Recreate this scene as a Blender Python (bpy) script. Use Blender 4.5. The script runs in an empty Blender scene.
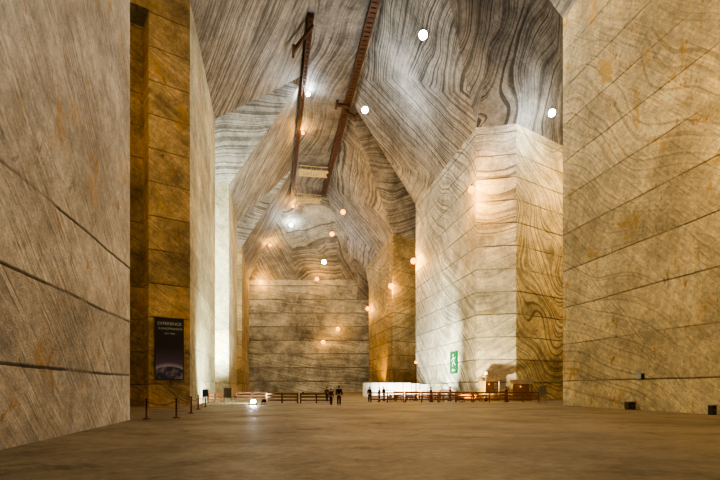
import bpy, bmesh, math, random
from mathutils import Vector, Matrix
from mathutils.bvhtree import BVHTree
random.seed(7)
scene = bpy.context.scene
COL = scene.collection
AX = 0.184
def Lx(d): return -7.32 - AX*d
def Rx(d): return 27.3 - AX*d
def Cx(d): return 10.0 - AX*d
ZW, ZT = 36.3, 54.0
HEAD = math.atan(AX)          # gallery heading: rotate local frames by this
try:
    scene.view_settings.view_transform = "AgX"; scene.view_settings.look = "AgX - High Contrast"
except Exception: pass

# ---------------------------------------------------------------- materials
class NT:
    def __init__(s, name):
        s.m = bpy.data.materials.new(name); s.m.use_nodes = True
        s.t = s.m.node_tree; s.n = s.t.nodes; s.l = s.t.links
        s.b = s.n["Principled BSDF"]
    def new(s, k, **kw):
        x = s.n.new(k)
        for a, v in kw.items(): setattr(x, a, v)
        return x
    def put(s, sock, v):
        if isinstance(v, bpy.types.NodeSocket): s.l.new(v, sock)
        else: sock.default_value = v
    def math(s, op, a, b=0.0, clamp=False):
        x = s.new("ShaderNodeMath", operation=op, use_clamp=clamp)
        s.put(x.inputs[0], a); s.put(x.inputs[1], b); return x.outputs[0]
    def dot(s, v, n):
        x = s.new("ShaderNodeVectorMath", operation="DOT_PRODUCT")
        s.put(x.inputs[0], v); x.inputs[1].default_value = n; return x.outputs["Value"]
    def scale(s, v, sc):
        x = s.new("ShaderNodeVectorMath", operation="MULTIPLY")
        s.put(x.inputs[0], v); x.inputs[1].default_value = sc; return x.outputs[0]
    def noise(s, v, sc, det=3, rough=.5, dist=0):
        x = s.new("ShaderNodeTexNoise"); s.put(x.inputs["Vector"], v)
        x.inputs["Scale"].default_value = sc; x.inputs["Detail"].default_value = det
        x.inputs["Roughness"].default_value = rough; x.inputs["Distortion"].default_value = dist
        return x.outputs["Fac"]
    def noise1(s, w, sc, det=3, rough=.5):
        x = s.new("ShaderNodeTexNoise", noise_dimensions="1D"); s.put(x.inputs["W"], w)
        x.inputs["Scale"].default_value = sc; x.inputs["Detail"].default_value = det
        x.inputs["Roughness"].default_value = rough
        return x.outputs["Fac"]
    def rng(s, v, a, b, c=0.0, d=1.0, smooth=False):
        x = s.new("ShaderNodeMapRange")
        if smooth: x.interpolation_type = "SMOOTHSTEP"
        s.put(x.inputs[0], v)
        for i, q in enumerate((a, b, c, d)): x.inputs[i+1].default_value = q
        return x.outputs[0]
    def mix(s, f, a, b, mode="MIX"):
        x = s.new("ShaderNodeMix", data_type="RGBA", blend_type=mode)
        s.put(x.inputs[0], f)
        s.put(x.inputs[6], a if isinstance(a, bpy.types.NodeSocket) else (*a, 1))
        s.put(x.inputs[7], b if isinstance(b, bpy.types.NodeSocket) else (*b, 1))
        return x.outputs[2]
    def gray(s, v):
        x = s.new("ShaderNodeCombineColor")
        for i in range(3): s.put(x.inputs[i], v)
        return x.outputs[0]
    def bump(s, h, st, dist):
        x = s.new("ShaderNodeBump"); x.inputs["Strength"].default_value = st
        x.inputs["Distance"].default_value = dist; s.put(x.inputs["Height"], h)
        s.l.new(x.outputs[0], s.b.inputs["Normal"])

def rock(name, light, dark, stain, n=(.3, .2, .9), warp=8, freq=1.0, lo=.5, hi=.58,
         strength=.8, sp=2.75, off=.18, seam=.6, fine_n=(.5, .3, .8), fine=.2, st_amt=.6, nscale=.05,
         chev=None, drip=.5, blotch=.4, top=None, lw=.035, ripple=.25, mlo=.4, mhi=.58, wide=.8):
    q = NT(name)
    tc = q.new("ShaderNodeTexCoord").outputs["Object"]
    sx = q.new("ShaderNodeSeparateXYZ"); q.l.new(tc, sx.inputs[0])
    big = q.noise(tc, nscale, 2.0, .4)
    w = q.math("ADD", q.dot(tc, n), q.math("MULTIPLY", big, warp))
    w = q.math("ADD", w, q.math("MULTIPLY", q.noise(tc, .4, 4, .55), ripple))
    if chev:
        pp = q.math("PINGPONG", q.math("ADD", q.dot(tc, chev[0]), q.math("MULTIPLY", q.noise(tc, .07, 2), 5)), chev[1])
        w = q.math("ADD", w, q.math("MULTIPLY", pp, chev[2]))
    bands = q.rng(q.noise1(w, freq, 4, .7), lo, hi, 0, 1, True)
    thin = q.rng(q.noise1(w, freq*3, 3, .6), .54, .62, 0, 1, True)
    mask = q.rng(q.noise(tc, .08, 4, .6), mlo, mhi, .1, 1)
    b = q.math("MULTIPLY", q.math("MAXIMUM", q.math("MULTIPLY", bands, wide), q.math("MULTIPLY", thin, .8)), mask)
    b = q.math("MULTIPLY", b, strength, True)
    col = q.mix(b, light, dark)
    # saw / pick scratches, broken up
    fw = q.math("ADD", q.dot(tc, fine_n), q.math("MULTIPLY", q.noise(tc, .25, 3), .6))
    fs = q.noise1(fw, 6.0, 4, .8)
    brk = q.noise(tc, .8, 6, .7)
    fsb = q.math("MULTIPLY", q.math("SUBTRACT", fs, .5), q.rng(brk, .42, .6, .1, 1.7))
    col = q.mix(1.0, col, q.gray(q.rng(fsb, -.22, .22, 1-fine*1.4, 1+fine*.8)), "MULTIPLY")
    # broad pools of light put into the colour, then blotchy tone
    pools = q.noise(tc, .09, 4, .6)
    col = q.mix(1.0, col, q.gray(q.rng(pools, .35, .65, .76, 1.15)), "MULTIPLY")
    pt = q.noise(tc, .3, 9, .74)
    col = q.mix(1.0, col, q.gray(q.rng(pt, .36, .64, 1-blotch, 1+blotch*.6)), "MULTIPLY")
    gr = q.noise(tc, 2.2, 8, .85)
    col = q.mix(1.0, col, q.gray(q.rng(gr, .38, .62, .74, 1.18)), "MULTIPLY")
    # rust stains, dark drips
    sv = q.scale(tc, (1.0, 1.0, .6))
    stn = q.rng(q.noise(sv, .35, 8, .78, .6), .55, .65, 0, st_amt, True)
    col = q.mix(stn, col, stain)
    stn1 = q.rng(q.noise(sv, 1.0, 7, .78, .5), .585, .66, 0, min(1, st_amt*1.3), True)
    col = q.mix(stn1, col, (stain[0]*.8, stain[1]*.7, stain[2]*.6))
    stn2 = q.rng(q.noise(sv, .8, 8, .78, .6), .605, .65, 0, drip, True)
    col = q.mix(stn2, col, tuple(c*.35 for c in dark))
    # courses
    zz = q.math("ADD", sx.outputs[2], q.math("MULTIPLY", q.noise(tc, .12, 5, .6), .3))
    zc = q.math("ADD", q.math("DIVIDE", zz, sp), off)
    wn = q.new("ShaderNodeTexWhiteNoise", noise_dimensions="1D")
    q.l.new(q.math("FLOOR", zc), wn.inputs["W"])
    fade = q.rng(sx.outputs[2], top, top+1.5, 1, .12) if top else None
    fr = q.math("FRACT", zc)
    ln = q.rng(fr, 0.0, lw, 1, 0, True)
    ln = q.math("MULTIPLY", ln, q.rng(q.noise(tc, .3, 4, .6), .4, .55, .25, 1))
    cf = .9
    if fade is not None: ln = q.math("MULTIPLY", ln, fade); cf = fade
    col = q.mix(cf, col, q.mix(1.0, col, q.gray(q.rng(wn.outputs["Value"], 0, 1, .84, 1.1)), "MULTIPLY"))
    col = q.mix(q.math("MULTIPLY", ln, seam), col, tuple(c*.3 for c in dark))
    q.l.new(col, q.b.inputs["Base Color"])
    q.b.inputs["Roughness"].default_value = .6
    q.b.inputs["Specular IOR Level"].default_value = .35
    h = q.math("ADD", q.math("MULTIPLY", fsb, .3), q.math("MULTIPLY", pt, 1.5))
    h = q.math("ADD", h, q.math("MULTIPLY", gr, .4))
    h = q.math("SUBTRACT", h, q.math("MULTIPLY", ln, .8))
    q.bump(h, .7, .4)
    return q.m

OCH = (.66, .4, .08)
m_left = rock("salt_left", (.78, .76, .72), (.32, .3, .28), OCH, n=(.2, .62, .7), warp=6, freq=.8, strength=.4,
              fine_n=(.1, .72, .7), fine=.26, st_amt=.55, seam=.9, sp=2.75, off=.12, drip=.5, blotch=.34, top=8.2, lw=.05, wide=.4)
m_right = rock("salt_right", (.9, .79, .52), (.4, .3, .16), OCH, n=(.1, -.45, .8), warp=16, freq=1.1, strength=.6,
               fine_n=(.1, -.7, .7), fine=.22, st_amt=.75, seam=.5, sp=3.4, off=.3, drip=.5, blotch=.34, nscale=.045, wide=.3)
m_blockA = rock("salt_block", (.88, .83, .7), (.17, .145, .11), OCH, n=(.15, .62, -.72), warp=12, freq=.9, strength=.95,
                fine_n=(.2, .5, -.8), fine=.12, st_amt=.35, seam=1.0, sp=3.0, off=.2, drip=.35, lw=.08, wide=.5, mlo=.36, mhi=.54)
m_swirl = rock("salt_block_swirled", (.84, .73, .47), (.2, .16, .1), OCH, n=(.3, .1, .7), warp=32, freq=1.3, strength=.9,
               fine=.1, st_amt=.35, seam=.9, sp=3.0, off=.2, nscale=.05, lo=.53, hi=.58, drip=.25, lw=.06, mlo=.28, mhi=.46, wide=.6)
m_blockB = rock("salt_block_deep", (.64, .54, .33), (.2, .16, .08), OCH, n=(.2, .3, -.8), warp=8, freq=.6, strength=.6,
                st_amt=.45, sp=3.2, seam=.9, lw=.07, wide=.5)
m_brown = rock("salt_ochre", (.68, .52, .27), (.22, .15, .08), OCH, n=(.3, .2, .9), warp=6, freq=.6, strength=.4,
               st_amt=.8, sp=2.9, fine=.2, seam=.75, off=.3, drip=.65, blotch=.5)
m_pale = rock("salt_pale", (.74, .71, .52), (.32, .28, .18), OCH, n=(.3, .3, .8), warp=6, freq=.6, strength=.4,
              st_amt=.45, sp=3.0, seam=.6)
m_back = rock("salt_end", (.5, .48, .39), (.1, .09, .07), OCH, n=(.15, .1, 1.0), warp=5, freq=.7, strength=.7,
              st_amt=.1, sp=4.4, seam=1.0, nscale=.045, lw=.08, drip=.6, blotch=.5, wide=.5)
CK = dict(st_amt=.04, sp=400, seam=0, fine=.15, drip=.3, blotch=.42, ripple=.15)  # roof rocks: facet shading put into the tone, band directions vary with the cut
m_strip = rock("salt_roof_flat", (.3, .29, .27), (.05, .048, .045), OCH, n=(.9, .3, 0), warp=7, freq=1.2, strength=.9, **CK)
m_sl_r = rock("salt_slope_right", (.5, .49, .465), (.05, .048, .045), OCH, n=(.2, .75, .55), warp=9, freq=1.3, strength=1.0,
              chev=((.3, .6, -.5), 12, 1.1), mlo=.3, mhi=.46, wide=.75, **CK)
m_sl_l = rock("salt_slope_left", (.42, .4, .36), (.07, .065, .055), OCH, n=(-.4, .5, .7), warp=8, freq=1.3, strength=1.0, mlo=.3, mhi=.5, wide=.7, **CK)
m_cr_f = rock("salt_slope_shade_dark", (.34, .325, .295), (.035, .032, .029), OCH, n=(.75, .3, .5), warp=10, freq=1.7, strength=.95,
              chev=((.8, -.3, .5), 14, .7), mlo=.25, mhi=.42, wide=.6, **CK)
m_cr_n = rock("salt_slope_shade_pale", (.52, .51, .48), (.09, .085, .075), OCH, n=(.2, -.6, .7), warp=8, freq=1.3, strength=.9, mlo=.3, mhi=.5, wide=.7, **CK)
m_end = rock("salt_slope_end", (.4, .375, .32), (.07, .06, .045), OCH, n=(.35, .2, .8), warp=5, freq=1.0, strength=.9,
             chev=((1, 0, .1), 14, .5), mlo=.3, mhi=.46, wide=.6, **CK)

def floor_mat():
    q = NT("salt_floor")
    tc = q.new("ShaderNodeTexCoord").outputs["Object"]
    a = q.noise(q.scale(tc, (.8, 1, 1)), .16, 9, .72, .6)
    c = q.mix(q.rng(a, .38, .62), (.155, .13, .085), (.3, .25, .165))
    st = q.noise(q.scale(tc, (.7, 1, 1)), .35, 9, .75, .4)
    c = q.mix(q.rng(st, .54, .64, 0, .55, True), c, (.075, .06, .04))
    g = q.noise(tc, 3, 9, .88)
    c = q.mix(1.0, c, q.gray(q.rng(g, .4, .6, .72, 1.22)), "MULTIPLY")
    q.l.new(c, q.b.inputs["Base Color"])
    q.l.new(q.rng(st, .35, .65, .48, .7), q.b.inputs["Roughness"])
    h = q.math("ADD", q.math("MULTIPLY", g, .35), q.math("MULTIPLY", q.noise(tc, .9, 6, .65), .7))
    q.bump(h, .6, .12)
    return q.m
m_floor = floor_mat()

def plain(name, col, rough=.6, metal=0.0, var=.18, sc=3.0, emit=None, es=0):
    q = NT(name)
    tc = q.new("ShaderNodeTexCoord").outputs["Object"]
    nz = q.noise(tc, sc, 4, .6)
    c = q.mix(1.0, col, q.gray(q.rng(nz, .3, .7, 1-var, 1+var)), "MULTIPLY")
    q.l.new(c, q.b.inputs["Base Color"])
    q.b.inputs["Roughness"].default_value = rough; q.b.inputs["Metallic"].default_value = metal
    if emit:
        q.b.inputs["Emission Color"].default_value = (*emit, 1)
        q.b.inputs["Emission Strength"].default_value = es
    return q.m
def wood(name, col, sc=2.0):
    q = NT(name)
    tc = q.new("ShaderNodeTexCoord").outputs["Object"]
    nz = q.noise(q.scale(tc, (1, .2, 6)), sc, 5, .6)
    c = q.mix(q.rng(nz, .3, .7), tuple(x*.55 for x in col), tuple(min(1, x*1.25) for x in col))
    q.l.new(c, q.b.inputs["Base Color"]); q.b.inputs["Roughness"].default_value = .6
    q.bump(nz, .3, .02)
    return q.m
m_beam = wood("walkway_timber", (.085, .038, .02))
m_plankl = wood("platform_timber", (.6, .48, .26))
m_fence = wood("fence_timber", (.32, .11, .035))
m_fence2 = wood("fence_timber_dark", (.13, .05, .025))
m_hut = wood("hut_timber", (.42, .29, .13))
m_hutroof = wood("hut_roof", (.22, .16, .09))
m_metal = plain("dark_metal", (.05, .045, .04), .5, .3)
m_bin = plain("box_paint", (.1, .07, .045), .7, 0, .3)
m_steel = plain("steel", (.35, .34, .32), .4, .7)
m_white = plain("white_panel", (.82, .82, .78), .5, 0, .05)
m_grey = plain("grey_board", (.22, .21, .2), .6, 0, .08)
m_green = plain("sign_green", (.0, .11, .03), .8, 0, .05)
m_signwhite = plain("sign_white", (.7, .76, .7), .5, 0, .03)
m_red = plain("red_paint", (.4, .05, .02), .5)
m_blue = plain("blue_board", (.05, .1, .25), .5)
m_rope = plain("rope", (.3, .08, .03), .8)
m_skin = plain("skin", (.5, .3, .2), .6, 0, .05)
m_hair = plain("hair", (.03, .02, .015), .7)
m_shoe = plain("shoe_leather", (.03, .025, .02), .5)

def emis(name, col, st):
    q = NT(name); q.b.inputs["Base Color"].default_value = (*col, 1)
    q.b.inputs["Emission Color"].default_value = (*col, 1)
    q.b.inputs["Emission Strength"].default_value = st
    return q.m

# ---------------------------------------------------------------- mesh helpers
def link(o): COL.objects.link(o); return o
def mk(name, verts, faces, mat, parent=None, smooth=False):
    me = bpy.data.meshes.new(name); me.from_pydata([tuple(v) for v in verts], [], faces)
    bm = bmesh.new(); bm.from_mesh(me); bmesh.ops.recalc_face_normals(bm, faces=bm.faces); bm.to_mesh(me); bm.free()
    if smooth:
        for p in me.polygons: p.use_smooth = True
    o = bpy.data.objects.new(name, me); me.materials.append(mat); link(o)
    if parent: o.parent = parent
    return o
def bm_obj(name, bm, mat, parent=None, smooth=False):
    me = bpy.data.meshes.new(name); bmesh.ops.recalc_face_normals(bm, faces=bm.faces); bm.to_mesh(me); bm.free()
    if smooth:
        for p in me.polygons: p.use_smooth = True
    o = bpy.data.objects.new(name, me); me.materials.append(mat); link(o)
    if parent: o.parent = parent
    return o
def add_box(bm, c, s, rot=None):
    M = Matrix.Translation(c)
    if rot is not None: M = M @ rot
    M = M @ Matrix.Diagonal((s[0], s[1], s[2], 1))
    return bmesh.ops.create_cube(bm, size=1, matrix=M)
def add_cyl(bm, p0, p1, r0, r1=None, seg=12):
    p0, p1 = Vector(p0), Vector(p1); d = p1-p0
    M = Matrix.Translation((p0+p1)/2) @ d.to_track_quat('Z', 'Y').to_matrix().to_4x4()
    bmesh.ops.create_cone(bm, cap_ends=True, segments=seg, radius1=r0, radius2=r0 if r1 is None else r1, depth=d.length, matrix=M)
def box(name, c, s, mat, parent=None, rot=None, bev=0.0):
    bm = bmesh.new(); add_box(bm, c, s, rot)
    if bev: bmesh.ops.bevel(bm, geom=bm.edges[:], offset=bev, segments=2, affect='EDGES')
    return bm_obj(name, bm, mat, parent)
def cyl(name, p0, p1, r, mat, parent=None, r1=None, seg=12):
    bm = bmesh.new(); add_cyl(bm, p0, p1, r, r1, seg); return bm_obj(name, bm, mat, parent)
def root(name, loc, label, cat, rotz=0.0, group=None):
    e = bpy.data.objects.new(name, None); link(e); e.location = loc; e.rotation_euler = (0, 0, rotz)
    e.empty_display_size = .2
    e["label"] = label; e["category"] = cat
    if group: e["group"] = group
    return e

# ---------------------------------------------------------------- the mine: union of trapezoid galleries
def loft_mesh(name, stations):
    vs, fs = [], []
    n = len(stations[0])
    for s in stations: vs += s
    for k in range(len(stations)-1):
        for i in range(n):
            a, b = k*n+i, k*n+(i+1) % n
            fs.append((a, b, b+n, a+n))
    fs.append(tuple(range(n))); fs.append(tuple(range((len(stations)-1)*n, len(stations)*n))[::-1])
    me = bpy.data.meshes.new(name); me.from_pydata([tuple(v) for v in vs], [], fs)
    bm = bmesh.new(); bm.from_mesh(me)
    bmesh.ops.recalc_face_normals(bm, faces=bm.faces); bmesh.ops.triangulate(bm, faces=bm.faces)
    if bm.calc_volume(signed=True) < 0: bmesh.ops.reverse_faces(bm, faces=bm.faces)
    bm.to_mesh(me); bm.free()
    return me
def main_sec(d, dt):
    return [(Lx(d), d, 0), (Lx(d), d, ZW), (Cx(dt)-5, dt, ZT), (Cx(dt)+5, dt, ZT), (Rx(d), d, ZW), (Rx(d), d, 0)]
def cross_sec(near, far, zt=53.8, t=.43, zw=ZW-.03):
    n, f = Vector(near), Vector(far); a = n.lerp(f, t); b = n.lerp(f, 1-t)
    return [(n.x, n.y, 0), (n.x, n.y, zw), (a.x, a.y, zt), (b.x, b.y, zt), (f.x, f.y, zw), (f.x, f.y, 0)]
def ext(p, q, k):
    p, q = Vector(p), Vector(q); d = (p-q).normalized(); return p+d*k
ln1, rn1 = (Lx(24.8), 24.8), (Rx(45), 45); lf1, rf1 = (Lx(43), 43), (Rx(64), 64)
c1 = [cross_sec(ext(ln1, rn1, 32), ext(lf1, rf1, 32)), cross_sec(ln1, lf1), cross_sec(rn1, rf1),
      cross_sec((24.0, 48.3), (20.5, 63.0)), cross_sec((55, 69), (50, 83))]
ln2, rn2 = (Lx(62), 62), (Rx(91), 91); lf2, rf2 = (Lx(82), 82), (Rx(108), 108)
c2 = [cross_sec(ext(ln2, rn2, 15), ext(lf2, rf2, 15), 53.75), cross_sec(ln2, lf2, 53.75), cross_sec(rn2, rf2, 53.75),
      cross_sec(ext(rn2, ln2, 30), ext(rf2, lf2, 30), 53.75)]
ln3, lf3 = (Lx(101), 101), (Lx(118), 118)
mid3n, mid3f = (Cx(110)-2.5, 110), (Cx(122)-2.5, 122)
c3 = [cross_sec((Lx(101)-10, 96), (Lx(118)-12, 112), 53.65), cross_sec(ln3, lf3, 53.65), cross_sec(mid3n, mid3f, 53.6, .47)]
c4 = [cross_sec((-2.2, 134.4), (-2.4, 154.7), 40, .4, 30), cross_sec((26, 138), (26, 154.8), 40, .4, 30)]
dirc = Vector((-1, -.686)).normalized(); nrm = Vector((-.566, .825))
pa = Vector(lf1)+dirc*3.45; pb = Vector(lf1)+dirc*20
q1, q2 = pa-nrm*1.0, pb-nrm*1.0; q3, q4 = pb+nrm*2.5, pa+nrm*2.5
al = [[(p.x, p.y, 0) for p in (q1, q2, q3, q4)], [(p.x, p.y, 34) for p in (q1, q2, q3, q4)]]
cur = loft_mesh("main", [main_sec(-40, -40), main_sec(155, 131)])
def clean(p0, p1, me):
    """true when the straight run p0->p1 inside the open gallery meets no leftover face"""
    t = BVHTree.FromPolygons([v.co.copy() for v in me.vertices], [tuple(p.vertices) for p in me.polygons])
    a, b = Vector(p0), Vector(p1); d = b-a
    return t.ray_cast(a, d.normalized(), d.length)[0] is None
probes = [((6, -30, 20), (-18, 154, 20)), ((0, -30, 9), (-24, 154, 9)), ((12, -30, 25), (-8, 150, 25)), ((11, -30, 50), (-15, 125, 50)),
          ((5, -30, 33), (-27, 150, 33)), ((17, -30, 49), (-12, 125, 49))]
probes = [p for p in probes if clean(p[0], p[1], cur)]
tests = {0: [((-20, 35, 12), (15, 54, 12))], 1: [((-26, 68, 12), (14, 103, 12))], 2: [((-33, 105, 12), (-20, 113, 12))],
         3: [((-8, 145, 8), (10, 145, 8))], 4: []}
for idx, st in enumerate([c1, c2, c3, c4, al]):
    best = None
    for attempt in range(8):
        j = 0.0 if attempt == 0 else .02*attempt
        dz = -j if idx != 4 else j
        st2 = [[(x+j*1.3, y+j*.7, (z+dz if z > 1 else (-j if attempt else 0))) for (x, y, z) in s_] for s_ in st]
        a = link(bpy.data.objects.new("a", cur)); b = link(bpy.data.objects.new("b", loft_mesh("b", st2)))
        md = a.modifiers.new("u", "BOOLEAN"); md.operation = "UNION"; md.solver = "EXACT"; md.object = b
        md.use_self = attempt % 2 == 1
        bpy.context.view_layer.update()
        res = bpy.data.meshes.new_from_object(a.evaluated_get(bpy.context.evaluated_depsgraph_get()))
        bpy.data.objects.remove(a, do_unlink=True); bpy.data.objects.remove(b, do_unlink=True)
        sc = sum(clean(p, q_, res) for p, q_ in probes+tests[idx])
        if best is None or sc > best[0]: best = (sc, res)
        if sc == len(probes)+len(tests[idx]): break
    print("UNION", idx, attempt, best[0]); cur = best[1]
um = cur
B = bmesh.new(); B.from_mesh(um)
bmesh.ops.remove_doubles(B, verts=B.verts, dist=.002)
bmesh.ops.dissolve_limit(B, angle_limit=.01, verts=B.verts, edges=B.edges)
bmesh.ops.triangulate(B, faces=B.faces)
bmesh.ops.recalc_face_normals(B, faces=B.faces)
bmesh.ops.reverse_faces(B, faces=B.faces)
B.faces.ensure_lookup_table()
def side(f):
    c = f.calc_center_median(); n = f.normal
    if n.z > .9 and c.z < .5: return "floor"
    if abs(n.z) > .2: return "ceiling"
    if c.y > 153.5: return "wall_back"
    if c.y < -39: return "wall_front"
    u = c.x+AX*c.y
    if u < 10:
        l1 = 33.9+(c.x+13.5)*.67; l2 = 72+(c.x+20.6)*.97; l3 = 109+(c.x+27.4)*.8
        k = (c.y > l1)+(c.y > l2)+(c.y > l3)
        return ["wall_left", "wall_left_second", "wall_left_third", "wall_left_fourth"][k]
    l1 = 54.5+(c.x-17.3)*.67; l2 = 99.5+(c.x-9)*.93; l3 = 144
    k = (c.y > l1)+(c.y > l2)+(c.y > l3)
    return ["wall_right", "wall_right_second", "wall_right_third", "wall_back"][k]
groups = {}
for f in B.faces: groups.setdefault(side(f), []).append([v.co.copy() for v in f.verts])
mats = {"floor": m_floor, "ceiling": m_strip, "wall_back": m_back, "wall_front": m_right, "wall_left": m_left,
        "wall_left_second": m_pale, "wall_left_third": m_pale, "wall_left_fourth": m_blockB,
        "wall_right": m_right, "wall_right_second": m_blockA, "wall_right_third": m_blockB}
labels = {"floor": "dusty brown rock salt floor of the gallery", "ceiling": "marbled grey rock salt roof with sloping faces",
          "wall_back": "pale banded salt wall closing the gallery", "wall_front": "salt wall closing the gallery",
          "wall_left": "grey streaked salt wall with horizontal saw seams", "wall_left_second": "ochre and pale salt pillar carrying a poster",
          "wall_left_third": "brightly lit pale salt pillar", "wall_left_fourth": "dim salt pillar beside the end wall",
          "wall_right": "golden stained salt wall with oblique streaks", "wall_right_second": "huge swirled salt block with green sign",
          "wall_right_third": "ochre salt block in warm lamp light"}
for nme, fl in groups.items():
    bm = bmesh.new()
    for pts in fl:
        try: bm.faces.new([bm.verts.new(p) for p in pts])
        except ValueError: pass
    bmesh.ops.remove_doubles(bm, verts=bm.verts, dist=.001)
    me = bpy.data.meshes.new(nme); bm.normal_update(); bm.to_mesh(me); bm.free()
    o = link(bpy.data.objects.new(nme, me)); me.materials.append(mats[nme])
    if nme == "wall_left_second":
        me.materials.append(m_brown)
        for p in me.polygons:
            if p.normal.y < -.5: p.material_index = 1
    if nme == "wall_right_second":
        me.materials.append(m_swirl)
        for p in me.polygons:
            # the oblique corner facet stays pale, the face behind it carries the folded bands
            if p.normal.y < -.5 and p.normal.x > .1: p.material_index = 1
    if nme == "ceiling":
        for m_ in (m_sl_r, m_sl_l, m_cr_f, m_cr_n, m_end): me.materials.append(m_)  # one tone per facet, so shading sits in the roof colour
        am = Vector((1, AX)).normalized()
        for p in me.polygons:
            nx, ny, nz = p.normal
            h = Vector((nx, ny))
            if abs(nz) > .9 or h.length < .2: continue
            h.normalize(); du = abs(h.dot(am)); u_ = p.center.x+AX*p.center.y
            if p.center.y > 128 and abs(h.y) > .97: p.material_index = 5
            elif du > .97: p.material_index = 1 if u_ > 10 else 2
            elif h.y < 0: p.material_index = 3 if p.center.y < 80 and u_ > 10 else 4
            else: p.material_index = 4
    o["kind"] = "structure"; o["label"] = labels[nme]; o["category"] = nme.split("_")[0]
B.free()

# ---------------------------------------------------------------- lamps
WARM = (1.0, .66, .3); COOL = (.86, .95, 1.0); AMB = (1.0, .5, .11)
m_bw = emis("amber_bulb_glass", (1, .3, .015), 5.0); m_bc = emis("white_bulb_glass", (.85, .95, 1), 120)
GAIN = 1.7
def bulb(col, w, r, parent, loc):
    bm = bmesh.new(); bmesh.ops.create_icosphere(bm, subdivisions=3, radius=r, matrix=Matrix.Translation(loc))
    o = bm_obj("bulb", bm, m_bc if col == COOL else m_bw, parent, True)
    l = bpy.data.lights.new("bulb_light", "POINT"); l.energy = w*GAIN; l.color = col; l.shadow_soft_size = r*1.25
    lo = link(bpy.data.objects.new("bulb_light", l)); lo.parent = parent; lo.location = loc
    return o
def lathe(name, prof, mat, parent, seg=20, smooth=True):
    vs, fs = [], []
    for (r, z) in prof:
        for i in range(seg):
            a = 2*math.pi*i/seg; vs.append((r*math.cos(a), r*math.sin(a), z))
    for k in range(len(prof)-1):
        for i in range(seg):
            j = (i+1) % seg; fs.append((k*seg+i, k*seg+j, (k+1)*seg+j, (k+1)*seg+i))
    return mk(name, vs, fs, mat, parent, smooth)
def roof_z(x, y):
    u = x+AX*y
    if u < 5: z = ZW+(u+7.32)/12.32*(ZT-ZW)
    elif u > 15: z = ZW+(27.3-u)/12.3*(ZT-ZW)
    else: z = ZT
    if y > 131: z = min(z, ZW+(155-y)*.7375)
    if 30 < y < 130 and abs(u-13.9) < .9: z = 53.1
    return z
def pendant(x, y, z, col, w, r=.28, top=None):  # also builds the added, unseen fill lamps
    e = root("pendant_lamp", (x, y, z), ("white" if col == COOL else "amber")+" glowing bulb lamp hanging from the salt roof", "lamp",
             group="hanging gallery lamps")
    bulb(col, w, r, e, (0, 0, 0))
    lathe("socket", [(.0, r+.3), (.08, r+.3), (.12, r+.2), (.14, r-.03), (0, r-.03)], m_metal, e)
    t = (roof_z(x, y) if top is None else top)-z
    if t > r+.35: cyl("cable", (0, 0, r+.28), (0, 0, t), .02, m_metal, e, seg=6)
    return e
def walllamp(x, y, z, nx, ny, col, w, r=.28):
    e = root("wall_lamp", (x, y, z), ("white" if col == COOL else "amber")+" bulb lamp bracketed to the salt rock", "lamp",
             group="bracketed rock lamps")
    bulb(col, w, r, e, (0, 0, 0))
    n = Vector((nx, ny, 0))
    bm = bmesh.new(); add_cyl(bm, (0, 0, r+.14), n*1.0+Vector((0, 0, r+.14)), .05, seg=8); add_cyl(bm, (0, 0, r-.03), (0, 0, r+.2), .12, seg=10)
    bm_obj("bracket", bm, m_metal, e)
    return e
for (px, py, d, c, w) in [(423, 35, 46.8, COOL, 4400), (365, 110, 70, COOL, 3800), (343, 212, 94, AMB, 4000),
                          (332, 234, 107.7, AMB, 4000), (324, 262, 130, COOL, 2200), (317, 279, 150, AMB, 2100),
                          (552, 113, 60, COOL, 3000)]:
    x = (px-360)/480*d; z = 1.7+(387-py)/480*d
    pendant(x, d, z, c, w, .28+d*.0022, top=(46 if px == 552 else None))
for (px, py, d, c, w) in [(308, 94, 84, COOL, 1900), (303, 133, 97, AMB, 2000), (293, 206, 132.0, AMB, 1200),
                          (291, 225, 136.5, COOL, 800), (270, 245, 142, AMB, 1700)]:
    x = (px-360)/480*d; z = 1.7+(387-py)/480*d
    pendant(x, d, z, c, w, .42 if d > 100 else .32)
walllamp(14.4, 62.0, 27.2, .85, 1.6, AMB, 6000, .45)
walllamp(Rx(90.3)-.6, 90.3, 25.4, 1, .2, AMB, 6000, .58)
walllamp(Rx(107.6)-.6, 107.0, 24.2, .9, .7, AMB, 5500, .6)
walllamp(Rx(132.5)-.8, 132.5, 23.3, 1, .2, AMB, 3000, .58)
for px, py, c, w in [(338, 329, AMB, 1200), (323, 342, AMB, 800), (261, 282, AMB, 2400)]:
    d = 153.0; walllamp((px-360)/480*d, d, 1.7+(387-py)/480*d, 0, 2.0, c, w, .6)
NEU = (1, .91, .78)
for (x, y, z, c, w) in [(14, 34, 41, WARM, 6000), (-1, 13, 29, NEU, 4600), (19.5, 22, 19, (1, .64, .25), 5200), (12, -18, 34, WARM, 900),
                        (-7.2, 8.5, 13, NEU, 700),
                        (-27, 27, 24, (1, .68, .3), 4600), (-34, 62, 24, COOL, 3200), (34, 92, 25, WARM, 2600), (-34, 100, 25, WARM, 2600), (31, 62, 30, (1, .66, .28), 6000)]:
    pendant(x, y, z, c, w, .35, top=(z+12 if abs(x) > 20 else None))  # all added fill lamps, out of view, hung as pendants

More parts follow.
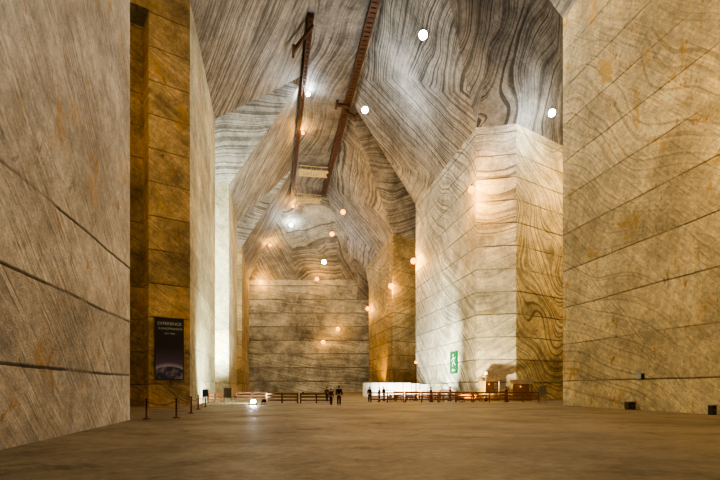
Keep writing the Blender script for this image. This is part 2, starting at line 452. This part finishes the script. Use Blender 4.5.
def flood(x, y, z, tgt, col, w, size=70, name_lbl="white floodlight standing on the salt floor", sc=1.0, glow=60):
    e = root("floodlight", (x, y, z), name_lbl, "floodlight", group="floor floodlights")
    d = (Vector(tgt)-Vector((x, y, z+.35))).normalized()
    rot = d.to_track_quat('-Z', 'Y').to_matrix().to_4x4()
    bm = bmesh.new(); add_box(bm, (0, 0, .35), (.42*sc, .3*sc, .1), rot); bm_obj("housing", bm, m_metal, e)
    bm = bmesh.new(); p = d*.055
    add_box(bm, Vector((0, 0, .35))+p, (.36*sc, .24*sc, .01), rot)
    bm_obj("lamp_glass", bm, emis("flood_glass", col, glow), e)
    bm = bmesh.new(); q_ = .25*sc
    add_box(bm, (-q_, 0, .19), (.03, .05, .36)); add_box(bm, (q_, 0, .19), (.03, .05, .36)); add_box(bm, (0, 0, .02), (.53*sc, .2, .04))
    bm_obj("stand", bm, m_metal, e)
    l = bpy.data.lights.new("flood_beam", "SPOT"); l.energy = w; l.color = col; l.spot_size = math.radians(size); l.spot_blend = .7; l.shadow_soft_size = .25
    lo = link(bpy.data.objects.new("flood_beam", l)); lo.parent = e; lo.location = Vector((0, 0, .35))+d*.12
    lo.rotation_euler = d.to_track_quat('-Z', 'Y').to_euler()
    return e
flood(-10.0, 45.0, 0, (-8, 26, 4.0), COOL, 450, 140, sc=1.1, glow=260)
flood(-9.5, 47.5, 0, (-18, 56, 7), (.94, 1, .84), 14000, 110)
flood(-16.5, 64, 0, (-24.5, 81, 18), (.94, 1, .86), 130000, 75)
flood(5.0, 66, 0, (13, 80, 9), (.94, 1, .84), 34000, 85)
flood(11.5, 54, 0, (18, 63.5, 9), (1, .86, .52), 13000, 90)  # this and the next two: floods added to wash rock faces with light
flood(2.5, 112, 0, (4, 122, 14), AMB, 10000, 80)
flood(-14, 118, 0, (-16, 155, 12), (1, .9, .66), 14000, 95)

# ---------------------------------------------------------------- timber walkways under the roof
def walkway(name, off, d0, d1, z, label, arms=(), wd=.5):
    e = root(name, (off-AX*d0, d0, z), label, "walkway", HEAD)
    Lh = (d1-d0)/math.cos(HEAD)
    for sx in (-wd, wd):
        box("stringer", (sx, Lh/2, .1), (.2, Lh, .7), m_beam, e)
    bm = bmesh.new(); n = int(Lh/.9)
    for i in range(n): add_box(bm, (0, .4+i*.9, .1), (2*wd, .7, .5))
    bm_obj("decking", bm, m_beam, e)
    for (yy, a, b) in arms:
        a, b = Vector((a[0], yy, a[1])), Vector((b[0], yy, b[1])); d2 = b-a
        box("bracket_arm", (a+b)/2, (d2.length, .7, .35), m_beam, e, Matrix.Rotation(-math.atan2(d2.z, d2.x), 4, 'Y'))
        box("bracket_end", b, (.35, 2.4, .35), m_beam, e)
    return e
walkway("timber_walkway", 13.9, 30, 130, 53.45, "long dark brown timber walkway fixed beneath the roof", [(59, (0, -.2), (-2.0, -.2)), (61, (0, -.2), (1.9, -1.0))])
walkway("timber_walkway", 5.5, 67, 130, 53.45, "shorter dark brown timber walkway fixed beneath the roof", [(1.0, (.3, -.6), (-2.4, -4.5))], .28)
def platform(d, z, label, u0=6.4, u1=13.2):
    e = root("timber_platform", ((u0+u1)/2-AX*d, d, z), label, "platform", HEAD)
    w = u1-u0
    for sy in (-1.3, 1.3): box("beam", (0, sy, 0), (w, .2, .35), m_plankl, e)
    bm = bmesh.new()
    for i in range(int(w/.6)): add_box(bm, (-w/2+.3+i*.6, 0, .22), (.5, 2.9, .1))
    bm_obj("decking", bm, m_plankl, e)
    for sx in (-w/2+.2, w/2-.2): cyl("hanger", (sx, 0, .2), (sx, 0, ZT-z), .06, m_metal, e, seg=6)
    box("railing", (0, -1.3, 1.1), (w, .1, .12), m_plankl, e)
    for i in range(6): box("baluster", (-w/2+.3+i*(w-.6)/5, -1.3, .65), (.08, .08, .85), m_plankl, e)
platform(113, 51.9, "pale timber platform bridging the two roof walkways")
platform(128, 51.4, "pale timber platform at the end of the roof walkways")

# ---------------------------------------------------------------- poster on the ochre pillar
def poster():
    t = 1.46; c = Vector(lf1)+Vector((-1, -.686))*t; nn = Vector((.566, -.825))
    ang = math.atan2(.686, 1)
    e = root("poster", (c.x+nn.x*.09, c.y+nn.y*.09, 2.35), "tall dark poster with planet horizon and pale lettering on ochre salt", "poster", ang)
    W, H = 2.35, 5.35
    q = NT("poster_print"); tc = q.new("ShaderNodeTexCoord").outputs["Object"]
    sx = q.new("ShaderNodeSeparateXYZ"); q.l.new(tc, sx.inputs[0]); X, Z = sx.outputs[0], sx.outputs[2]
    dx = q.math("POWER", q.math("ABSOLUTE", X), 2.0); dz = q.math("POWER", q.math("ABSOLUTE", q.math("ADD", Z, 1.2)), 2.0)
    rr = q.math("SQRT", q.math("ADD", dx, dz))
    c0 = q.mix(q.rng(Z, .8, 2.8), (.16, .13, .25), (.035, .035, .05))
    halo = q.rng(rr, 2.35, 2.75, 1, 0, True)
    c0 = q.mix(halo, c0, (.45, .42, .62))
    planet = q.rng(rr, 2.33, 2.38, 1, 0)
    land = q.mix(q.rng(q.noise(tc, 1.6, 5, .6), .45, .6), (.05, .06, .16), (.3, .27, .34))
    c0 = q.mix(planet, c0, land)
    q.l.new(c0, q.b.inputs["Base Color"]); q.b.inputs["Roughness"].default_value = .45
    box("printed_sheet", (0, 0, H/2), (W, .05, H), q.m, e)
    bm = bmesh.new()
    for a, b in [((0, 0, 0), (W+.1, .08, .06)), ((0, 0, H), (W+.1, .08, .06)), ((-W/2, 0, H/2), (.06, .08, H)), ((W/2, 0, H/2), (.06, .08, H))]: add_box(bm, a, b)
    bm_obj("frame", bm, m_metal, e)
    for txt, x_, z, s in [("EXPERIENCE", 0, 4.75, .36), ("SLANIC", -.5, 4.35, .26), ("PRAHOVA", .5, 4.35, .26), ("SALT", -.22, 3.95, .18), ("MINE", .25, 3.95, .18)]:
        cu = bpy.data.curves.new("lettering", "FONT"); cu.body = txt; cu.size = s; cu.align_x = "CENTER"; cu.extrude = .004
        to = link(bpy.data.objects.new("tmp", cu)); bpy.context.view_layer.update()
        me = bpy.data.meshes.new_from_object(to.evaluated_get(bpy.context.evaluated_depsgraph_get()))
        bpy.data.objects.remove(to, do_unlink=True)
        o = link(bpy.data.objects.new("lettering", me)); me.materials.clear(); me.materials.append(m_signwhite)
        o.parent = e; o.location = (x_, -.035, z); o.rotation_euler = (math.pi/2, 0, 0)
poster()

# ---------------------------------------------------------------- green emergency exit sign on block
def exit_sign():
    d = 71.7; e = root("exit_sign", (Rx(d)-.12, d-.02, 3.7), "green emergency sign with white running figure and arrow on salt block", "sign", HEAD-math.pi/2)
    W, H = 2.8, 3.3
    box("sign_board", (0, 0, H/2), (W, .08, H), m_green, e)
    def flat(name, pts, y=-.06):
        n = len(pts); vs = [(p[0], y, p[1]) for p in pts]+[(p[0], y+.03, p[1]) for p in pts]
        fs = [tuple(range(n)), tuple(range(n, 2*n))[::-1]]+[(i, (i+1) % n, (i+1) % n+n, i+n) for i in range(n)]
        return mk(name, vs, fs, m_signwhite, e)
    bm = bmesh.new()
    def bar(a, b, w):
        a, b = Vector((a[0], -.055, a[1])), Vector((b[0], -.055, b[1])); d2 = b-a
        ang = math.atan2(d2.z, d2.x); add_box(bm, (a+b)/2, (d2.length+w*.5, .03, w), Matrix.Rotation(-ang, 4, 'Y'))
    bar((-.05, 2.35), (.15, 1.75), .24); bar((-.1, 2.4), (-.55, 2.1), .09); bar((-.55, 2.1), (-.65, 1.85), .09)
    bar((0, 2.4), (.45, 2.2), .09); bar((.45, 2.2), (.7, 2.4), .09)
    bar((.1, 1.75), (-.3, 1.5), .12); bar((-.3, 1.5), (-.35, 1.1), .11); bar((.2, 1.7), (.5, 1.35), .12); bar((.5, 1.35), (.8, 1.3), .11)
    add_cyl(bm, (-.1, -.07, 2.75), (-.1, -.04, 2.75), .16, seg=16)
    bm_obj("pictogram", bm, m_signwhite, e)
    flat("arrow", [(-.6, .5), (-.2, .76), (-.2, .57), (.6, .57), (.6, .43), (-.2, .43), (-.2, .24)])
exit_sign()

# ---------------------------------------------------------------- ground furniture
def fence(x, y, L, rotz, label, h=1.15, mat=None):
    mat = mat or m_fence
    e = root("wooden_fence", (x, y, 0), label, "fence", rotz, "low timber fence panels")
    n = max(2, int(round(L/1.6))+1)
    for i in range(n):
        box("post", (-L/2+.06+i*(L-.12)/(n-1), 0, h/2), (.12, .12, h), mat, e)
    for z in (h-.08, h*.62, h*.3): box("rail", (0, -.07, z), (L-.02, .045, .13), mat, e)
for i in range(5): fence(3.0+i*3.78, 52.5+i*.23, 3.72, .06, "reddish timber rail fence across the gallery")
for i in range(4): fence(6+i*3.6, 61.5-i*.2, 3.4, -.04, "reddish timber rail fence before the salt block")
for i in range(3): fence(5+i*3.4, 70.5, 3.2, .02, "reddish timber rail fence by the white partition", 1.3)
for i in range(2): fence(-8.2+i*3.6, 50.5, 3.4, .03, "dark timber rail fence near the floodlight", 1.05, m_fence2)
fence(-16.0, 53, 3.2, 1.4, "dark timber fence beside the pale pillar", 1.1, m_fence2)
fence(-12.6, 56, 3.6, .05, "dark timber rail fence beside the pale pillar", 1.1, m_fence2)

def barrier(pts, label):
    for i, (x, y) in enumerate(pts):
        e = root("barrier_post", (x, y, 0), "slim dark barrier post on round foot before the salt wall", "post", 0, "barrier posts")
        lathe("post", [(0, 0), (.2, 0), (.2, .03), (.05, .06), (.04, 1.0), (.065, 1.02), (.06, 1.08), (0, 1.1)], m_fence2, e)
    for i in range(len(pts)-1):
        a, b = Vector((*pts[i], .95)), Vector((*pts[i+1], .95)); bm = bmesh.new(); pr = None
        for k in range(13):
            t = k/12; p = a.lerp(b, t)-Vector((0, 0, .22*(1-(2*t-1)**2)))
            if pr is not None: add_cyl(bm, pr, p, .025, seg=6)
            pr = p
        o = bm_obj("barrier_rope", bm, m_rope); o["label"] = "sagging brown rope slung between barrier posts"; o["category"] = "rope"; o["group"] = "barrier ropes"
barrier([(-11.3, 25.4), (-10.1, 26.4), (-10.9, 31), (-12.3, 36.5), (-13.2, 41)], "")

def board(x, y, w, h, z0, mat, rz, label):
    e = root("notice_board", (x, y, 0), label, "board", rz, "free-standing notice boards")
    box("panel", (0, 0, z0+h/2), (w, .05, h), mat, e)
    for sx in (-w/2+.04, w/2-.04):
        box("leg", (sx, .05, (z0+h)/2), (.06, .05, z0+h), m_steel, e)
        box("foot", (sx, .05, .02), (.08, .5, .04), m_steel, e)
board(-12.3, 44.6, .7, .9, .7, m_grey, .1, "grey notice board on steel legs")
board(-12.9, 40.0, .45, .6, .9, m_blue, .2, "blue notice board on steel legs by the ochre pillar")
board(17.6, 46.2, .6, .9, .9, m_grey, -.2, "small grey notice board beside the golden wall")

def screen():
    n = 9
    for i in range(n):
        t = i/(n-1)-.5; x = 6.9+t*11.5; y = 86-abs(t)*2.0-1
        h = 2.4-.9*max(0, t-.1)
        e = root("partition_panel", (x, y, 0), "white lit partition panel standing on the salt floor", "partition", -t*.3, "row of white partition panels")
        box("panel", (0, 0, h/2+.05), (1.36, .06, h), m_white, e)
        for sx in (-.62, .62): box("foot", (sx, 0, .03), (.07, .6, .06), m_steel, e)
screen()
flood(5, 79, 0, (7, 86, 1.6), (1, 1, .92), 4500, 120)

def lamppost(x, y, h):
    e = root("lamp_post", (x, y, 0), "slim lamp post with a small amber globe", "lamp post", 0)
    lathe("pole", [(0, 0), (.2, 0), (.18, .25), (.07, .35), (.05, h-.2), (.1, h-.15), (.1, h-.05), (0, h)], m_metal, e)
    bulb(AMB, 250, .2, e, (0, 0, h+.14))
lamppost(7.0, 60, 4.65)
lamppost(15.0, 57.2, 3.2)

def hut(x, y, w, dpt, h, rz, label):
    e = root("wooden_kiosk", (x, y, 0), label, "kiosk", rz)
    bm = bmesh.new()
    for sx in (-w/2, w/2):
        for sy in (-dpt/2, dpt/2): add_box(bm, (sx, sy, h/2), (.14, .14, h))
    add_box(bm, (0, dpt/2, h/2), (w, .06, h)); add_box(bm, (-w/2, 0, h/2), (.06, dpt, h)); add_box(bm, (w/2, 0, .55), (.06, dpt, 1.1))
    add_box(bm, (0, -dpt/2, .5), (w, .06, 1.0))
    bm_obj("body", bm, m_hut, e)
    box("counter", (0, -dpt/2-.1, 1.05), (w+.1, .45, .07), m_fence, e)
    o = .25; r = .5
    mk("roof", [(-w/2-o, -dpt/2-o, h), (w/2+o, -dpt/2-o, h), (w/2+o, dpt/2+o, h), (-w/2-o, dpt/2+o, h), (-w/2-o, 0, h+r), (w/2+o, 0, h+r)],
       [(0, 1, 5, 4), (2, 3, 4, 5), (1, 2, 5), (3, 0, 4), (0, 3, 2, 1)], m_hutroof, e)
    bulb(AMB, 14, .07, e, (0, 0, h-.35))
hut(16.0, 59.5, 1.8, 1.8, 2.4, .1, "small honey timber kiosk with pitched roof")
hut(19.6, 58.6, 2.2, 1.8, 2.1, -.1, "wide lit timber kiosk with counter and pitched roof")

def bench(x, y, rz, label="red timber picnic table with two benches"):
    e = root("picnic_table", (x, y, 0), label, "table", rz, "picnic tables behind the fence")
    box("table_top", (0, 0, .74), (1.7, .75, .05), m_fence, e)
    for sy in (-.62, .62): box("seat", (0, sy, .45), (1.7, .26, .045), m_fence, e)
    for sx in (-.65, .65):
        bm = bmesh.new()
        add_box(bm, (sx, 0, .4), (.07, 1.3, .07))
        for s2 in (-1, 1): add_box(bm, (sx, s2*.3, .37), (.07, .08, .76), Matrix.Rotation(s2*.35, 4, 'X'))
        bm_obj("leg", bm, m_fence, e)
for i, (x, y) in enumerate([(9.0, 55.5), (12.2, 56.6), (9.2, 59.0), (14.0, 55.6), (12.9, 59.4), (4.2, 56.3), (6.2, 57.8)]): bench(x, y, .2*i)

def crate(x, y, rz, w=.9, dd=.55, h=.8, label="dark utility box against the golden salt wall"):
    e = root("utility_box", (x, y, 0), label, "box", rz)
    box("body", (0, 0, h/2+.06), (w, dd, h), m_bin, e, bev=.02)
    box("lid", (0, 0, h+.09), (w+.06, dd+.06, .06), m_steel, e, bev=.01)
    for sx in (-w*.4, w*.4): box("foot", (sx, 0, .03), (.08, dd*.9, .06), m_metal, e)
    bm = bmesh.new(); add_cyl(bm, (-.12, -dd/2-.05, h*.6), (.12, -dd/2-.05, h*.6), .015, seg=8)
    for sx in (-.12, .12): add_cyl(bm, (sx, -dd/2-.05, h*.6), (sx, -dd/2+.01, h*.6), .012, seg=8)
    bm_obj("handle", bm, m_steel, e)
crate(20.25, 36.0, HEAD, .6, .45, .5); crate(21.5, 29.3, HEAD, .3, .35, .5, "small dark bin box beside the golden salt wall")
e = root("electric_box", (Rx(35.4)-.14, 35.4, 2.25), "small dark electric box fixed to the golden wall", "box", HEAD+math.pi/2)
box("body", (0, 0, .22), (.62, .24, .44), m_metal, e, bev=.015)
box("door", (0, .13, .22), (.54, .02, .36), m_steel, e)

# ---------------------------------------------------------------- people
def skin_mesh(name, pts, edges, radii, mat, parent, rootv=0, sub=1):
    me = bpy.data.meshes.new(name); me.from_pydata(pts, edges, [])
    o = link(bpy.data.objects.new("tmp_"+name, me))
    o.modifiers.new("s", "SKIN")
    for i, v in enumerate(me.skin_vertices[0].data):
        v.radius = (radii[i] if isinstance(radii[i], tuple) else (radii[i], radii[i])); v.use_root = (i == rootv)
    ss = o.modifiers.new("d", "SUBSURF"); ss.levels = ss.render_levels = sub
    bpy.context.view_layer.update()
    m2 = bpy.data.meshes.new_from_object(o.evaluated_get(bpy.context.evaluated_depsgraph_get()))
    bpy.data.objects.remove(o, do_unlink=True)
    m2.materials.clear(); m2.materials.append(mat)
    for p in m2.polygons: p.use_smooth = True
    r = link(bpy.data.objects.new(name, m2)); r.parent = parent; return r
def person(x, y, rz, H, jacket, trousers, label, stride=.12, arm=.1, hair=m_hair):
    e = root("person", (x, y, 0), label, "person", rz); k = H/1.75; e.scale = (k, k, k)
    s_ = stride
    P = [(0, 0, .95), (0, 0, 1.15), (0, .01, 1.38), (0, 0, 1.5), (0, -.01, 1.6), (0, -.01, 1.7)]
    R = [(.15, .11), (.14, .1), (.17, .11), .055, .085, .07]
    E = [(0, 1), (1, 2), (2, 3), (3, 4), (4, 5)]
    jp, jr, je = P[:3]+[(0, 0, 1.45)], [(.175, .135), (.165, .13), (.19, .13), .08], [(0, 1), (1, 2), (2, 3)]
    tp, tr, te = [(0, 0, .95), (0, 0, .9)], [(.165, .125), (.16, .12)], [(0, 1)]
    for sg in (-1, 1):
        n = len(P)
        P += [(sg*.19, .01, 1.42), (sg*.25, .02, 1.14), (sg*.26, -arm, .88)]
        R += [.055, .045, .032]; E += [(2, n), (n, n+1), (n+1, n+2)]
        m = len(jp); jp += [(sg*.19, .01, 1.42), (sg*.25, .02, 1.14), (sg*.26, -arm+.01, .91)]
        jr += [.075, .062, .052]; je += [(2, m), (m, m+1), (m+1, m+2)]
        n = len(P); f = sg*s_
        L = [(sg*.09, 0, .88), (sg*.1, -abs(f)*.3-f*.3, .48), (sg*.1, -f, .09)]
        P += L; R += [.09, .06, .045]; E += [(0, n), (n, n+1), (n+1, n+2)]
        m = len(tp); tp += L; tr += [.105, .08, .075]; te += [(1, m), (m, m+1), (m+1, m+2)]
        bm = bmesh.new()
        bmesh.ops.create_uvsphere(bm, u_segments=14, v_segments=8, radius=1, matrix=Matrix.Translation((sg*.1, -f-.07, .05)) @ Matrix.Diagonal((.05, .14, .055, 1)))
        for v in bm.verts: v.co.z = max(v.co.z, 0.0)
        bm_obj("shoe", bm, m_shoe, e, True)
        w = Vector((sg*.26, -arm, .88)); bm = bmesh.new()
        bmesh.ops.create_uvsphere(bm, u_segments=10, v_segments=8, radius=1, matrix=Matrix.Translation(w+Vector((0, -.005, -.05))) @ Matrix.Diagonal((.018, .04, .05, 1)))
        for i, (oy, ln) in enumerate([(-.032, .07), (-.011, .08), (.011, .075), (.03, .06)]):
            a = w+Vector((0, oy, -.085)); b = a+Vector((-sg*.008, 0, -ln*.55)); c = b+Vector((-sg*.02, 0, -ln*.4))
            add_cyl(bm, a, b, .0095, .009, 7); add_cyl(bm, b, c, .009, .007, 7)
        a = w+Vector((0, -.035, -.04)); b = a+Vector((-sg*.01, -.03, -.035)); add_cyl(bm, a, b, .012, .009, 7)
        add_cyl(bm, b, b+Vector((-sg*.005, -.005, -.03)), .009, .007, 7)
        bm_obj("hand", bm, m_skin, e, True)
    skin_mesh("body", P, E, R, m_skin, e, 0, 2)
    skin_mesh("jacket", jp, je, jr, jacket, e, 0, 2)
    skin_mesh("trousers", tp, te, tr, trousers, e, 0, 2)
    bm = bmesh.new()
    bmesh.ops.create_uvsphere(bm, u_segments=18, v_segments=12, radius=1, matrix=Matrix.Translation((0, .015, 1.665)) @ Matrix.Diagonal((.095, .11, .105, 1)))
    bmesh.ops.delete(bm, geom=[v for v in bm.verts if v.co.y < -.05 and v.co.z < 1.69 or v.co.z < 1.6], context='VERTS')
    bm_obj("hair", bm, hair, e, True)
    bm = bmesh.new(); add_cyl(bm, (0, -.09, 1.665), (0, -.125, 1.625), .01, .018, 8); bm_obj("nose", bm, m_skin, e, True)
    for sg in (-1, 1):
        bm = bmesh.new(); bmesh.ops.create_uvsphere(bm, u_segments=8, v_segments=6, radius=.012, matrix=Matrix.Translation((sg*.032, -.09, 1.66))); bm_obj("eye", bm, m_hair, e, True)
        bm = bmesh.new(); bmesh.ops.create_uvsphere(bm, u_segments=8, v_segments=6, radius=1, matrix=Matrix.Translation((sg*.09, 0, 1.645)) @ Matrix.Diagonal((.012, .02, .03, 1))); bm_obj("ear", bm, m_skin, e, True)
    bm = bmesh.new(); add_box(bm, (0, -.093, 1.595), (.045, .012, .01)); bm_obj("mouth", bm, m_red, e)
m_j1 = plain("cloth_black", (.02, .02, .022), .85); m_j2 = plain("cloth_grey", (.08, .08, .09), .85)
m_j3 = plain("cloth_brown", (.14, .07, .03), .85); m_t = plain("cloth_denim", (.03, .04, .07), .85)
m_j4 = plain("cloth_red", (.3, .03, .02), .85)
person(-1.95, 44.6, math.pi, 1.8, m_j1, m_j1, "standing person in black jacket and dark trousers seen from behind", .08)
person(-2.75, 45.6, math.pi-.4, 1.55, m_j2, m_t, "person in grey jacket and dark jeans standing beside companion", .1)
person(1.1, 55.2, .4, 1.7, m_j1, m_t, "person in black jacket standing near the timber fence", .05)
person(2.2, 54.6, -1.2, 1.65, m_j4, m_j1, "person in red jacket standing near the timber fence", .1)
person(2.9, 58.5, 2.2, 1.72, m_j1, m_j1, "person in black jacket and trousers near picnic tables", .15)
person(-3.9, 56.5, 2.8, 1.7, m_j3, m_t, "person in brown jacket walking beyond the fence", .2)
person(8.0, 54.2, 1.8, 1.68, m_j2, m_t, "person in grey jacket standing behind the fence", .15)
person(10.9, 58.0, -2.0, 1.7, m_j4, m_t, "person in red jacket standing among picnic tables", .12)
person(16.9, 55.4, .9, 1.7, m_j3, m_t, "person in brown jacket near the kiosks", .12)

# ---------------------------------------------------------------- world, camera
w = bpy.data.worlds.new("world"); scene.world = w; w.use_nodes = True
w.node_tree.nodes["Background"].inputs[0].default_value = (.02, .015, .01, 1)
cam = bpy.data.cameras.new("camera"); cam.lens = 24; cam.sensor_width = 36; cam.shift_y = (387-240)/720; cam.clip_end = 500
co = link(bpy.data.objects.new("camera", cam)); co.location = (0, 0, 1.7); co.rotation_euler = (math.pi/2, 0, 0)
scene.camera = co
